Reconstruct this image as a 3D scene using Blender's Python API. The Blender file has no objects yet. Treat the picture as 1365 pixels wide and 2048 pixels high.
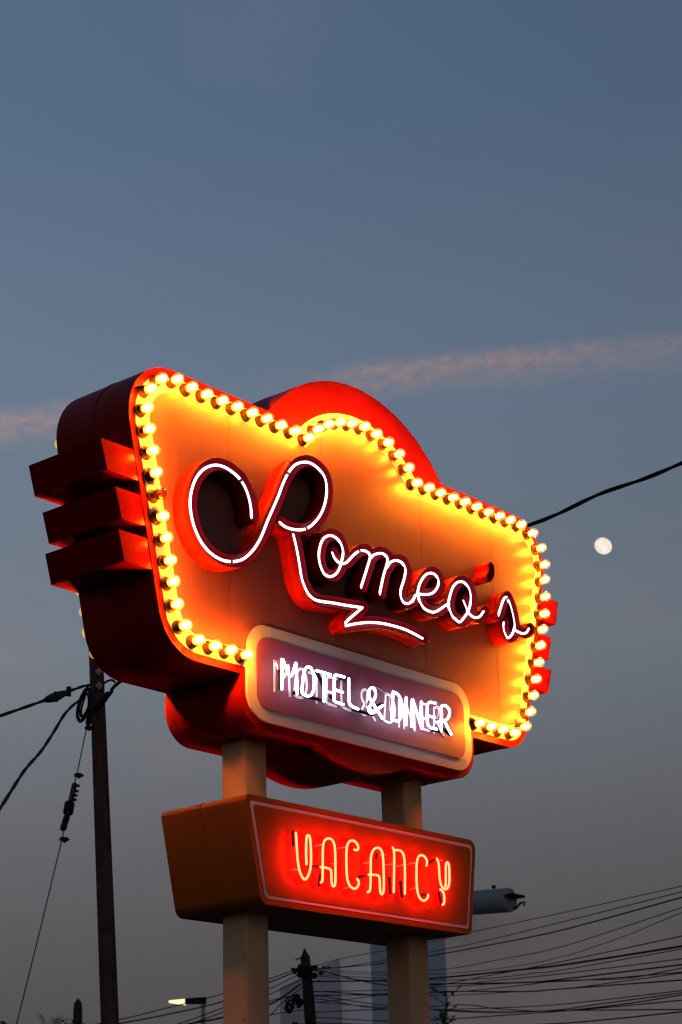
# Dusk view up at a neon motel sign on two posts, overhead lines and rooftops behind it.
import bpy, bmesh, math, random
import numpy as np
from mathutils import Vector, Matrix
from mathutils.geometry import tessellate_polygon
random.seed(7)
sc = bpy.context.scene
COL = sc.collection
PI = math.pi

# ------------------------------------------------------------------ measured data (metres: x along the sign, y away from its face, z up)
CAM={'C': (-7.2851, -5.9841, 1.6), 'f': 3841.2, 'R': [[0.649262, -0.760123, -0.025937], [0.248317, 0.244087, -0.937422], [0.718887, 0.602192, 0.347228]]}
CAPITAL=[[(-0.921,4.7925),(-0.9231,4.8316),(-0.9373,4.8854),(-0.9629,4.933),(-1.0018,4.9704),(-1.0537,4.9912),(-1.1053,5.0002),(-1.1567,4.9958),(-1.2076,4.9761),(-1.2539,4.9439),(-1.2956,4.8944),(-1.3204,4.8438),(-1.3343,4.7964),(-1.3383,4.752),(-1.3325,4.7042),(-1.316,4.6532),(-1.2873,4.6053),(-1.2503,4.5687),(-1.2007,4.5411),(-1.1423,4.5278),(-1.0918,4.5289),(-1.0407,4.5401),(-0.9891,4.562),(-0.9455,4.5946),(-0.9013,4.6401),(-0.8654,4.6903),(-0.8381,4.7386),(-0.8058,4.8047),(-0.7732,4.8649),(-0.7404,4.9257),(-0.7167,4.9714),(-0.6927,5.024),(-0.6592,5.083),(-0.6209,5.1337),(-0.5827,5.1667),(-0.5351,5.1898),(-0.4874,5.2008),(-0.44,5.1954),(-0.3974,5.177),(-0.3695,5.1475),(-0.3585,5.1031),(-0.3612,5.055),(-0.3796,4.9962),(-0.4102,4.9412),(-0.4546,4.8897),(-0.5076,4.8462),(-0.5643,4.8205),(-0.6292,4.8084),(-0.6794,4.8084),(-0.7182,4.8198)],[(-0.6208,4.7799),(-0.6053,4.7383),(-0.5886,4.6777),(-0.5763,4.6225),(-0.5641,4.5675),(-0.5422,4.5276),(-0.5154,4.4985),(-0.4696,4.4813),(-0.4136,4.483),(-0.3377,4.4936),(-0.2418,4.5034),(-0.1443,4.5153),(-0.1028,4.5212)],[(-0.1029,4.5199),(-0.1556,4.4786),(-0.2008,4.4438),(-0.2378,4.4117)],[(-0.2385,4.3953),(-0.1482,4.4265),(-0.0488,4.4538),(0.0517,4.4709),(0.1636,4.4783),(0.2561,4.4779),(0.3284,4.4696),(0.3856,4.4612)]]
LOWER=[[(-0.3279,4.7581),(-0.3142,4.7383),(-0.286,4.722),(-0.2523,4.7189),(-0.2127,4.7378),(-0.1719,4.7765),(-0.1311,4.81),(-0.0854,4.8314),(-0.0454,4.8325),(-0.026,4.819),(-0.0291,4.7979),(-0.0548,4.7411),(-0.0825,4.6808),(-0.1078,4.6269)],[(-0.2601,4.7184),(-0.2423,4.7759),(-0.2597,4.825),(-0.2956,4.848),(-0.3438,4.8471),(-0.3926,4.8168),(-0.4209,4.7648),(-0.4313,4.7097),(-0.4214,4.6663),(-0.3942,4.6336),(-0.3518,4.6272),(-0.313,4.645),(-0.281,4.6769),(-0.257,4.7224)],[(-0.0196,4.807),(0.0046,4.8286),(0.0409,4.8457),(0.0842,4.8549),(0.1141,4.8397),(0.1124,4.8085),(0.0811,4.7397),(0.0573,4.6732),(0.0417,4.6258)],[(0.1112,4.7877),(0.1419,4.8225),(0.1896,4.8443),(0.2384,4.8424),(0.2626,4.8102),(0.2522,4.7596),(0.219,4.6902),(0.2145,4.6482),(0.239,4.6252),(0.2809,4.6292),(0.3192,4.6569),(0.3398,4.6836)],[(0.3155,4.6472),(0.3375,4.6825),(0.3685,4.7),(0.4242,4.7107),(0.4862,4.7314),(0.5294,4.7677),(0.5474,4.8048),(0.5294,4.8403),(0.4838,4.8447),(0.4314,4.8184),(0.3856,4.7638),(0.3643,4.7133),(0.3715,4.6695),(0.3993,4.6369),(0.4486,4.6252),(0.4994,4.6299),(0.5522,4.6579),(0.6061,4.6929),(0.6328,4.7055)],[(0.6311,4.682),(0.6278,4.7076),(0.6471,4.7583),(0.6772,4.8118),(0.722,4.8489),(0.7757,4.8615),(0.8114,4.8429),(0.8298,4.8067),(0.8274,4.7525),(0.803,4.7002),(0.7648,4.6586),(0.7221,4.6228),(0.6842,4.6311),(0.6491,4.6465),(0.6311,4.682)],[(0.7617,4.751),(0.7853,4.7163),(0.8149,4.6895),(0.8565,4.6786),(0.9058,4.6927),(0.9469,4.732)]]
ESS=[[(1.0839,4.7385),(1.1106,4.7887),(1.1435,4.844),(1.1701,4.8659),(1.1908,4.8478),(1.2124,4.8044),(1.2292,4.7463),(1.2325,4.699),(1.2032,4.6518),(1.1618,4.6261),(1.1339,4.6473),(1.1236,4.6791),(1.133,4.7083)],[(1.2314,4.6885),(1.2714,4.6833),(1.3075,4.6827),(1.3487,4.6962),(1.3744,4.7238)]]
APOS=[[(1.021,5.0073),(1.0236,4.9873),(1.0172,4.9652),(0.9949,4.9373)]]
MOTEL=[[(-0.6935,3.9892),(-0.6914,4.1358)],[(-0.6839,4.1364),(-0.6308,4.0422),(-0.5917,4.1364)],[(-0.5892,4.1356),(-0.5837,3.9859)],[(-0.5547,4.0),(-0.5463,4.0278),(-0.5399,4.0728),(-0.5325,4.105),(-0.5157,4.1303),(-0.4962,4.1386),(-0.4769,4.1335),(-0.4603,4.1058),(-0.4568,4.0535),(-0.4698,4.0093),(-0.4975,3.9897),(-0.5295,3.9881),(-0.5547,4.0)],[(-0.4414,4.1294),(-0.3351,4.1292)],[(-0.3827,4.1244),(-0.3876,3.9849)],[(-0.2308,4.1377),(-0.2977,4.1364),(-0.306,4.1267),(-0.3112,4.0588),(-0.3145,4.0071),(-0.307,3.9974),(-0.2419,3.995)],[(-0.3059,4.0589),(-0.2461,4.0567)],[(-0.1958,4.1354),(-0.2008,4.0167),(-0.1868,3.9978),(-0.1309,3.9926)],[(0.0612,3.9774),(0.0179,4.0165),(-0.0253,4.0529),(-0.0444,4.0765),(-0.039,4.1095),(-0.0142,4.1265),(0.0081,4.1198),(0.014,4.0873),(-0.0103,4.0532),(-0.038,4.0236),(-0.0481,3.9998),(-0.0308,3.9867),(0.0021,4.0014),(0.0296,4.0235),(0.0647,4.0446)],[(0.1422,4.0512),(0.1341,3.9892),(0.1341,3.9892),(0.1341,3.9887),(0.1798,3.9823),(0.2121,4.0064),(0.2237,4.0459),(0.2212,4.0955),(0.196,4.13),(0.1545,4.1333),(0.1537,4.1331),(0.1537,4.1331),(0.1422,4.0512)],[(0.2595,4.1226),(0.2531,3.9787)],[(0.2945,3.9783),(0.3097,4.1217)],[(0.3143,4.1201),(0.3814,3.9807)],[(0.383,3.981),(0.3843,4.1227)],[(0.506,4.1382),(0.4371,4.1349),(0.4302,4.0675),(0.4279,3.9988),(0.5059,3.9985)],[(0.436,4.0584),(0.4923,4.0592)],[(0.5462,3.9962),(0.5539,4.1254)],[(0.5559,4.1309),(0.5879,4.1428),(0.62,4.1311),(0.6281,4.1078),(0.6118,4.0766),(0.5817,4.0575),(0.5529,4.0545)],[(0.5797,4.053),(0.6302,3.9926)]]
MOTEL_DARK=[[(-0.6945,4.0798),(-0.692,3.9958)],[(-0.5917,3.9907),(-0.5692,4.0036),(-0.5374,4.0029)],[(-0.5186,3.9898),(-0.3795,3.9934)],[(-0.425,4.1368),(-0.3737,4.0667)],[(-0.3238,4.0258),(-0.2835,4.0056),(-0.2238,3.9987)],[(-0.2454,4.13),(-0.188,4.1338)],[(-0.1477,3.9893),(-0.0887,3.9891),(-0.0031,3.9886)],[(0.0026,4.029),(0.0703,4.0541)],[(0.4906,3.9946),(0.5556,3.9975)],[(0.5935,4.0142),(0.6371,3.9939)]]
MOTEL_WIRE=[[(-0.7291,4.1176),(-0.7102,4.1292),(-0.6946,4.1266),(-0.6999,4.0842)],[(-0.0525,4.0191),(-0.0502,4.0686),(-0.0291,4.1169),(0.0095,4.1381),(0.0624,4.1366),(0.1148,4.1165)],[(0.1412,4.1089),(0.1348,4.033)],[(0.5296,4.124),(0.5574,4.1136),(0.5335,4.0632)]]
VAC=[[(-0.6333,3.3066),(-0.6292,3.2455),(-0.6243,3.1751),(-0.6111,3.1252),(-0.5895,3.1007),(-0.577,3.0969),(-0.5612,3.1051),(-0.5386,3.1399),(-0.5293,3.1863),(-0.5298,3.2643),(-0.5356,3.3028),(-0.5472,3.3092),(-0.5593,3.2998),(-0.5636,3.2536),(-0.5651,3.2015),(-0.5632,3.1694)],[(-0.4632,3.0965),(-0.451,3.103),(-0.448,3.1632),(-0.4446,3.2618),(-0.4344,3.2959),(-0.4026,3.3132),(-0.3695,3.3074),(-0.3546,3.2728),(-0.3558,3.1869),(-0.3582,3.0982),(-0.3738,3.0848),(-0.3874,3.0983),(-0.3864,3.1506),(-0.3927,3.1695),(-0.4627,3.168)],[(-0.2127,3.2802),(-0.1867,3.28),(-0.1807,3.2996),(-0.2006,3.32),(-0.2336,3.3239),(-0.2612,3.3057),(-0.273,3.2695),(-0.2761,3.1961),(-0.2727,3.1305),(-0.2535,3.0997),(-0.218,3.0903),(-0.1914,3.1077),(-0.1842,3.1303),(-0.1981,3.142)],[(-0.1217,3.0873),(-0.1004,3.0942),(-0.0922,3.2174),(-0.0899,3.2648),(-0.0691,3.2998),(-0.0344,3.3136),(-0.0048,3.3056),(0.006,3.2661),(0.005,3.1679),(0.0014,3.1002),(-0.0164,3.085),(-0.0285,3.0971),(-0.0264,3.1577),(-0.0327,3.1798),(-0.1102,3.1718)],[(0.0827,3.3266),(0.0928,3.3127),(0.0886,3.2384),(0.078,3.1083)],[(0.0929,3.3141),(0.1194,3.3201),(0.1521,3.3179),(0.1706,3.296),(0.1735,3.2345),(0.1649,3.1093)],[(0.3472,3.2683),(0.3555,3.2902),(0.3389,3.3126),(0.3055,3.3191),(0.2786,3.302),(0.2658,3.2589),(0.2614,3.1894),(0.2641,3.1279),(0.2853,3.0945),(0.3184,3.089),(0.3477,3.1078),(0.351,3.1233)],[(0.4357,3.3137),(0.4513,3.2909),(0.4488,3.224),(0.4605,3.18),(0.4903,3.1629),(0.5201,3.1759),(0.5332,3.2124),(0.5358,3.2937),(0.523,3.3084),(0.5069,3.2953),(0.5034,3.2161),(0.4962,3.1803)],[(0.4535,3.1618),(0.4824,3.1495),(0.4818,3.0938),(0.4652,3.0866)]]
VAC_DARK=[[(-0.6302,3.3145),(-0.6298,3.2547)],[(-0.5336,3.1722),(-0.4446,3.1728)],[(-0.4428,3.1371),(-0.4544,3.0884)],[(-0.1655,3.1542),(-0.0891,3.1761)],[(0.073,3.178),(0.0756,3.1072)],[(0.1585,3.1704),(0.1675,3.1012)],[(0.3913,3.2915),(0.4618,3.318)],[(0.4648,3.1502),(0.4857,3.0911)],[(0.3067,3.1198),(0.3634,3.1284)],[(-0.0168,3.2865),(-0.0254,3.2651)]]
VAC_STAND=[[(-0.4878,3.2657),(-0.4173,3.283)],[(-0.3701,3.1965),(-0.3243,3.2038)],[(-0.3163,3.2756),(-0.2594,3.2893)],[(-0.1325,3.2242),(-0.0685,3.2404)],[(0.003,3.2828),(0.0409,3.2887)],[(0.0381,3.2373),(0.1039,3.2517)],[(0.125,3.2405),(0.1974,3.2592)],[(0.2141,3.2611),(0.2933,3.2808)],[(0.2231,3.1385),(0.2908,3.156)],[(-0.6576,3.1341),(-0.5945,3.1445)],[(-0.2831,3.0879),(-0.2209,3.1058)],[(0.4541,3.3101),(0.5005,3.3142)]]
POLE=[(7.68,10.411,7.956),(7.828,10.234,3.747)]
CABLE_L1=[(3.967,8.302,6.081),(4.886,8.763,6.475),(5.522,9.094,6.75),(6.137,9.45,7.017),(6.745,9.814,7.285),(7.24,10.158,7.498),(7.533,10.353,7.61)]
SPLICE=[(6.017,9.376,6.964),(6.312,9.553,7.089),(6.704,9.785,7.266)]
CABLE_L2=[(2.619,6.33,4.511),(3.741,7.327,5.158),(4.192,7.723,5.44),(4.797,8.247,5.823),(5.423,8.745,6.194),(6.038,9.257,6.594),(6.579,9.701,6.969),(7.06,10.061,7.251),(7.456,10.367,7.429)]
GUYBITS=[[(6.998,9.979,6.296),(6.823,9.846,6.047)],[(6.804,9.837,6.026),(6.72,9.767,5.893)],[(6.708,9.765,5.869),(6.565,9.671,5.672)]]
GUYCLIPS=[(7.446,10.285,7.065),(7.065,10.023,6.405),(6.516,9.62,5.555)]
GUY=[(7.493,10.323,7.175),(7.449,10.297,7.074),(7.082,10.035,6.443),(6.761,9.795,5.992),(6.516,9.62,5.571),(5.715,9.019,4.443),(4.928,8.401,3.444),(4.539,8.087,2.964)]
CABLE_R=[(7.559,10.321,7.276),(7.561,10.163,7.349),(7.521,9.978,7.432),(7.468,9.73,7.535),(7.54,8.397,7.98),(7.712,6.48,8.116),(7.687,4.485,8.056),(7.651,4.061,8.045),(7.577,3.682,8.043),(7.493,3.16,8.079),(7.427,2.616,8.071),(7.305,2.138,8.059),(7.11,1.436,8.027)]
COILS=[[(7.432,10.318,7.535),(7.396,10.361,7.417),(7.375,10.385,7.262),(7.403,10.352,7.165),(7.439,10.309,7.235),(7.468,10.275,7.377),(7.458,10.286,7.51),(7.432,10.318,7.535)],[(7.409,10.267,7.533),(7.377,10.306,7.415),(7.356,10.33,7.272),(7.376,10.306,7.187),(7.412,10.263,7.269),(7.437,10.234,7.4),(7.432,10.24,7.508),(7.409,10.267,7.533)],[(7.353,10.256,7.473),(7.318,10.299,7.354),(7.305,10.314,7.2),(7.328,10.286,7.116),(7.365,10.242,7.162),(7.389,10.213,7.304),(7.384,10.22,7.435),(7.353,10.256,7.473)],[(7.349,10.183,7.494),(7.324,10.213,7.375),(7.304,10.237,7.233),(7.32,10.218,7.143),(7.352,10.179,7.219),(7.373,10.154,7.349),(7.368,10.16,7.457),(7.349,10.183,7.494)]]
STRAP=[(7.581,10.093,7.459),(7.544,10.137,7.389),(7.5,10.19,7.319),(7.456,10.242,7.249),(7.442,10.259,7.155),(7.439,10.262,7.119)]
PLATES=[(7.606,10.282,7.774),(7.611,10.275,7.603)]
HOOK=[(7.528,10.125,7.576),(7.566,10.08,7.611),(7.596,10.045,7.621),(7.618,10.017,7.596)]
POLE2=[(33.251,29.718,8.646),(33.332,29.621,6.723)]
POLE3=[(33.299,39.004,8.149),(33.323,38.975,7.482)]
WIRES_R=[[(33.282,29.681,8.278),(33.029,28.986,8.216),(32.585,27.818,8.235),(30.661,23.341,8.022),(29.704,21.4,7.952),(27.302,17.151,7.679),(23.774,12.127,7.233),(21.581,9.545,6.92)],[(33.281,29.682,8.197),(32.973,28.85,8.118),(32.413,27.401,7.984),(30.655,23.349,7.781),(29.452,20.938,7.659),(27.293,17.161,7.486),(23.769,12.134,7.13),(21.577,9.55,6.859)],[(33.28,29.682,8.17),(32.973,28.851,8.092),(31.665,25.599,7.822),(30.26,22.543,7.641),(28.944,20.003,7.493),(27.286,17.17,7.318),(23.763,12.141,7.029),(21.573,9.555,6.79)],[(33.28,29.683,8.13),(32.925,28.721,8.035),(31.66,25.606,7.584),(30.241,22.535,7.261),(28.931,20.019,7.124),(27.272,17.187,6.974),(23.753,12.154,6.844),(21.565,9.563,6.679)],[(33.279,29.684,8.076),(32.877,28.592,7.966),(31.659,25.607,7.521),(30.213,22.49,7.148),(28.661,19.562,6.891),(27.263,17.198,6.761),(25.486,14.507,6.742),(23.747,12.16,6.754),(21.562,9.568,6.622)],[(33.269,29.696,7.285),(33.015,29.003,7.234),(32.298,27.164,7.116),(31.649,25.62,7.048),(30.392,22.883,6.928),(28.92,20.032,6.813),(27.259,17.203,6.663),(23.724,12.188,6.332),(21.528,9.609,6.088)],[(33.276,29.688,7.833),(33.023,28.994,7.777),(31.656,25.611,7.384),(30.397,22.878,7.099),(28.293,18.926,6.749),(27.256,17.206,6.591),(23.713,12.2,6.15),(21.513,9.626,5.862)],[(33.278,29.685,8.008),(33.025,28.991,7.949),(31.657,25.609,7.434),(30.396,22.879,7.046),(29.168,20.498,6.768),(27.973,18.39,6.594),(27.251,17.212,6.487),(23.711,12.203,6.103),(21.512,9.627,5.84)],[(33.278,29.686,7.968),(33.024,28.991,7.91),(31.655,25.611,7.359),(30.025,22.138,6.862),(28.915,20.038,6.669),(27.248,17.216,6.411),(23.701,12.215,5.927),(21.498,9.644,5.625)],[(33.28,29.683,8.116),(33.027,28.989,8.056),(31.653,25.614,7.272),(30.108,22.304,6.883),(28.283,18.939,6.466),(27.243,17.221,6.299),(23.695,12.222,5.823),(21.491,9.652,5.526)],[(33.273,29.692,7.565),(33.019,28.998,7.511),(31.651,25.617,7.147),(29.103,20.389,6.627),(27.307,17.331,6.266),(25.597,14.764,5.978),(23.688,12.231,5.69),(21.481,9.664,5.36)],[(33.272,29.693,7.472),(33.017,29.0,7.419),(31.648,25.62,7.023),(29.896,21.903,6.652),(28.281,18.942,6.412),(27.242,17.223,6.271),(25.445,14.556,5.927),(23.692,12.226,5.764),(21.49,9.653,5.509)],[(33.271,29.693,7.445),(33.017,29.0,7.392),(31.649,25.62,7.048),(30.385,22.892,6.676),(28.597,19.499,6.334),(27.235,17.231,6.097),(25.443,14.558,5.88),(23.687,12.232,5.675),(21.483,9.662,5.389)],[(33.273,29.692,7.565),(33.019,28.998,7.511),(31.648,25.62,7.023),(30.388,22.888,6.775),(28.275,18.948,6.273),(27.235,17.231,6.1),(23.68,12.24,5.552),(21.472,9.674,5.229)],[(33.269,29.696,7.271),(33.015,29.003,7.221),(31.641,25.628,6.713),(30.376,22.903,6.354),(28.893,20.063,6.059),(27.221,17.247,5.786),(23.669,12.253,5.366),(21.464,9.684,5.103)],[(33.271,29.693,7.445),(33.017,29.0,7.392),(31.642,25.627,6.763),(29.647,21.469,6.13),(27.618,17.895,5.732),(26.151,15.628,5.582),(23.667,12.256,5.327),(21.464,9.685,5.092)],[(33.27,29.695,7.365),(33.016,29.002,7.313),(31.64,25.629,6.676),(29.886,21.914,6.348),(28.892,20.065,6.032),(27.216,17.254,5.652),(23.66,12.264,5.197),(21.453,9.698,4.923)],[(33.266,29.7,7.018),(33.011,29.007,6.971),(31.64,25.629,6.664),(30.376,22.903,6.342),(28.89,20.067,5.966),(27.216,17.254,5.658),(23.651,12.275,5.036),(21.438,9.715,4.691)],[(33.264,29.702,6.872),(33.009,29.01,6.826),(31.634,25.637,6.381),(30.149,22.457,6.082),(28.257,18.969,5.797),(27.216,17.254,5.648),(25.421,14.584,5.445),(23.665,12.258,5.289),(21.461,9.688,5.054)],[(33.262,29.704,6.726),(33.007,29.012,6.682),(30.128,22.436,5.895),(27.607,17.908,5.458),(26.027,15.48,5.255),(23.649,12.278,4.998),(21.442,9.71,4.758)]]
WIRES_L=[[(32.902,29.604,8.174),(31.162,29.113,7.734),(28.397,28.224,7.069),(25.203,27.023,6.417),(22.818,25.992,5.947),(19.69,24.448,5.415)],[(32.902,29.605,8.121),(31.161,29.114,7.643),(28.397,28.225,6.885),(25.204,27.022,6.269),(22.77,25.972,5.857),(19.691,24.447,5.356)],[(32.901,29.606,8.027),(31.159,29.116,7.475),(28.396,28.225,6.727),(25.946,27.32,6.13),(23.058,26.095,5.528)],[(32.96,29.629,7.765),(31.156,29.12,7.075),(28.396,28.226,6.496),(26.664,27.599,6.204),(23.058,26.095,5.582)],[(32.961,29.627,7.872),(31.158,29.117,7.333),(28.396,28.226,6.618),(25.205,27.02,5.862)],[(33.019,29.652,7.478),(31.157,29.119,7.152),(28.395,28.227,6.314),(26.577,27.562,5.813)],[(33.021,29.649,7.678),(31.71,29.283,7.098),(31.154,29.122,6.793),(29.389,28.567,6.15)],[(33.069,29.67,7.084),(31.154,29.122,6.793),(28.253,28.178,6.158)]]
MOON=(2569.643,1589.559,1039.727)
LAMP=[(35.096,36.859,8.081),(35.399,36.497,8.068),(35.81,36.006,8.073),(35.751,36.077,7.38)]
TANK=[(54.148,37.475,13.166),(54.142,40.285,13.33)]
BLD_A=[(54.87,41.28,13.22),(67.18,35.77,13.22)]
BLD_B=[(65.101,55.544,13.687),(63.232,57.776,12.342)]
PALM=(31.494,38.044,7.52)
BUSH_L=(25.233,33.06,6.729)
BUSH_P=(31.854,37.615,7.462)
SLIM=[(30.948,23.123,6.751),(30.897,23.184,6.067)]
BLD_A_W=6.70
CONTRAIL=[24.35464, 0.08028, -0.00499]
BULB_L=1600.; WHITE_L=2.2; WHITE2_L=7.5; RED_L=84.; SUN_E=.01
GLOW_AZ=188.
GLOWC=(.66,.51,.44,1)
SKY=[(-10,(38,34,38)),(0,(66,62,66)),(5.4,(78,75,79)),(8,(86,84,87)),(10.5,(95,95,99)),(13.2,(103,107,113)),(16.2,(109,117,127)),(20,(104,115,130)),(24,(99,115,134)),(28,(91,107,130)),(32,(82,101,127)),(36,(79,98,124)),(60,(56,76,105)),(90,(42,58,88))]


# ------------------------------------------------------------------ object helpers
WORLD = {}

def tag(o, label=None, cat=None, group=None, kind=None):
    if label: o['label'] = label
    if cat: o['category'] = cat
    if group: o['group'] = group
    if kind: o['kind'] = kind
    return o

def put(o, loc=(0, 0, 0), parent=None):
    """Link o at a world position; a child keeps that position under its parent."""
    COL.objects.link(o)
    o.location = loc
    WORLD[o.name] = Vector(loc)
    if parent is not None:
        o.parent = parent
        o.location = Vector(loc) - WORLD[parent.name]
    return o

def thing(name, label, cat, loc=(0, 0, 0), group=None):
    o = bpy.data.objects.new(name, None)
    o.empty_display_size = 0.2
    put(o, loc)
    return tag(o, label, cat, group)

class MB:
    """Collects geometry in world coordinates, builds ONE mesh object."""
    def __init__(s): s.v = []; s.f = []
    def add(s, vs, fs):
        n = len(s.v); s.v += [tuple(p) for p in vs]; s.f += [tuple(i + n for i in f) for f in fs]; return s
    def box(s, x0, x1, y0, y1, z0, z1):
        vs = [(x, y, z) for z in (z0, z1) for y in (y0, y1) for x in (x0, x1)]
        return s.add(vs, [(0, 2, 3, 1), (4, 5, 7, 6), (0, 1, 5, 4), (2, 6, 7, 3), (0, 4, 6, 2), (1, 3, 7, 5)])
    def prism(s, loops, y0, y1):
        """Solid between y0 and y1 whose outline (with holes) is given as (x, z) loops."""
        tri = tessellate_polygon([[Vector((x, z, 0)) for x, z in l] for l in loops])
        flat = [p for l in loops for p in l]; n = len(flat)
        vs = [(x, y0, z) for x, z in flat] + [(x, y1, z) for x, z in flat]
        fs = []
        for t in tri:
            a, b, c = (flat[i] for i in t)
            if (b[0]-a[0])*(c[1]-a[1]) - (b[1]-a[1])*(c[0]-a[0]) < 0: t = t[::-1]
            fs.append(tuple(t)); fs.append(tuple(i + n for i in t[::-1]))
        k = 0
        for l in loops:
            m = len(l)
            for i in range(m):
                j = (i + 1) % m
                fs.append((k + i, k + i + n, k + j + n, k + j))
            k += m
        return s.add(vs, fs)
    def tube(s, pts, r, n=10, closed=False, cap=True):
        P = [Vector(p) for p in pts]
        if not closed and len(P) > 1 and (P[0]-P[-1]).length < 1e-5: P = P[:-1]; closed = True
        m = len(P); rr = r if hasattr(r, '__len__') else [r]*m
        T = []
        for i in range(m):
            a = P[i-1] if (i or closed) else P[i]; b = P[(i+1) % m] if (i < m-1 or closed) else P[i]
            t = b - a
            T.append(t.normalized() if t.length > 1e-9 else Vector((0, 0, 1)))
        ref = Vector((0, 1, 0)) if abs(T[0].y) < .9 else Vector((1, 0, 0))
        N = (ref - T[0]*ref.dot(T[0])).normalized()
        rings = []
        def ring(c, N, B, rad): return [c + (N*math.cos(2*PI*k/n) + B*math.sin(2*PI*k/n))*rad for k in range(n)]
        fr = []
        for i in range(m):
            N = N - T[i]*N.dot(T[i]); N.normalize(); fr.append((N.copy(), T[i].cross(N)))
        if cap and not closed:
            for q in (.0, .5, .87): rings.append(ring(P[0] - T[0]*rr[0]*math.cos(math.asin(q)), *fr[0], rr[0]*max(q, .02)))
        for i in range(m): rings.append(ring(P[i], *fr[i], rr[i]))
        if cap and not closed:
            for q in (.87, .5, .0): rings.append(ring(P[-1] + T[-1]*rr[-1]*math.cos(math.asin(q)), *fr[-1], rr[-1]*max(q, .02)))
        R = len(rings); vs = [p for q in rings for p in q]; fs = []
        for i in range(R if closed else R-1):
            a, b = i*n, ((i+1) % R)*n
            for k in range(n):
                l = (k+1) % n; fs.append((a+k, a+l, b+l, b+k))
        if not closed: fs += [tuple(range(n))[::-1], tuple(range((R-1)*n, R*n))]
        return s.add(vs, fs)
    def lathe(s, prof, o, ax, n=24):
        """prof = (distance along axis, radius) from point o along direction ax."""
        o = Vector(o); ax = Vector(ax).normalized()
        ref = Vector((0, 0, 1)) if abs(ax.z) < .9 else Vector((1, 0, 0))
        N = (ref - ax*ref.dot(ax)).normalized(); B = ax.cross(N)
        vs = [o + ax*d + (N*math.cos(2*PI*k/n) + B*math.sin(2*PI*k/n))*max(r, 1e-4) for d, r in prof for k in range(n)]
        fs = [(i*n+k, i*n+(k+1) % n, (i+1)*n+(k+1) % n, (i+1)*n+k) for i in range(len(prof)-1) for k in range(n)]
        fs += [tuple(range(n))[::-1], tuple(range((len(prof)-1)*n, len(prof)*n))]
        return s.add(vs, fs)
    def build(s, name, mat, parent=None, origin=None, smooth=35):
        o0 = Vector(origin) if origin is not None else (WORLD[parent.name] if parent is not None else Vector((0, 0, 0)))
        me = bpy.data.meshes.new(name)
        me.from_pydata([Vector(p) - o0 for p in s.v], [], s.f); me.update()
        bm = bmesh.new(); bm.from_mesh(me); bmesh.ops.remove_doubles(bm, verts=bm.verts, dist=1e-6)
        bmesh.ops.recalc_face_normals(bm, faces=bm.faces); bm.to_mesh(me); bm.free()
        if smooth:
            me.polygons.foreach_set('use_smooth', [True]*len(me.polygons))
            me.set_sharp_from_angle(angle=math.radians(smooth))
        me.materials.append(mat)
        return put(bpy.data.objects.new(name, me), o0, parent)

def catmull(P, n=6, closed=False):
    P = [Vector(p) for p in P]; m = len(P); out = []
    if not closed and (P[0]-P[-1]).length < 1e-6: closed = True; P = P[:-1]; m -= 1
    for i in range(m if closed else m-1):
        p1, p2 = P[i], P[(i+1) % m]
        p0 = P[i-1] if (i or closed) else p1*2-p2
        p3 = P[(i+2) % m] if (i < m-2 or closed) else p2*2-p1
        for k in range(n):
            t = k/n
            out.append(.5*((2*p1) + (p2-p0)*t + (2*p0-5*p1+4*p2-p3)*t*t + (3*p1-p0-3*p2+p3)*t**3))
    out.append(out[0].copy() if closed else P[-1])
    return out

def chaikin(P, it=2):
    P = [Vector(p) for p in P]
    closed = (P[0]-P[-1]).length < 1e-6
    if closed: P = P[:-1]
    for _ in range(it):
        Q = []; m = len(P)
        for i in range(m if closed else m-1):
            a, b = P[i], P[(i+1) % m]
            Q += [a*.75+b*.25, a*.25+b*.75]
        P = Q if closed else [P[0]] + Q + [P[-1]]
    return P + [P[0].copy()] if closed else P

def dense(P, step=.01):
    out = [P[0]]
    for a, b in zip(P, P[1:]):
        n = max(1, int((b-a).length/step))
        out += [a + (b-a)*(k/n) for k in range(1, n+1)]
    return out

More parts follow.
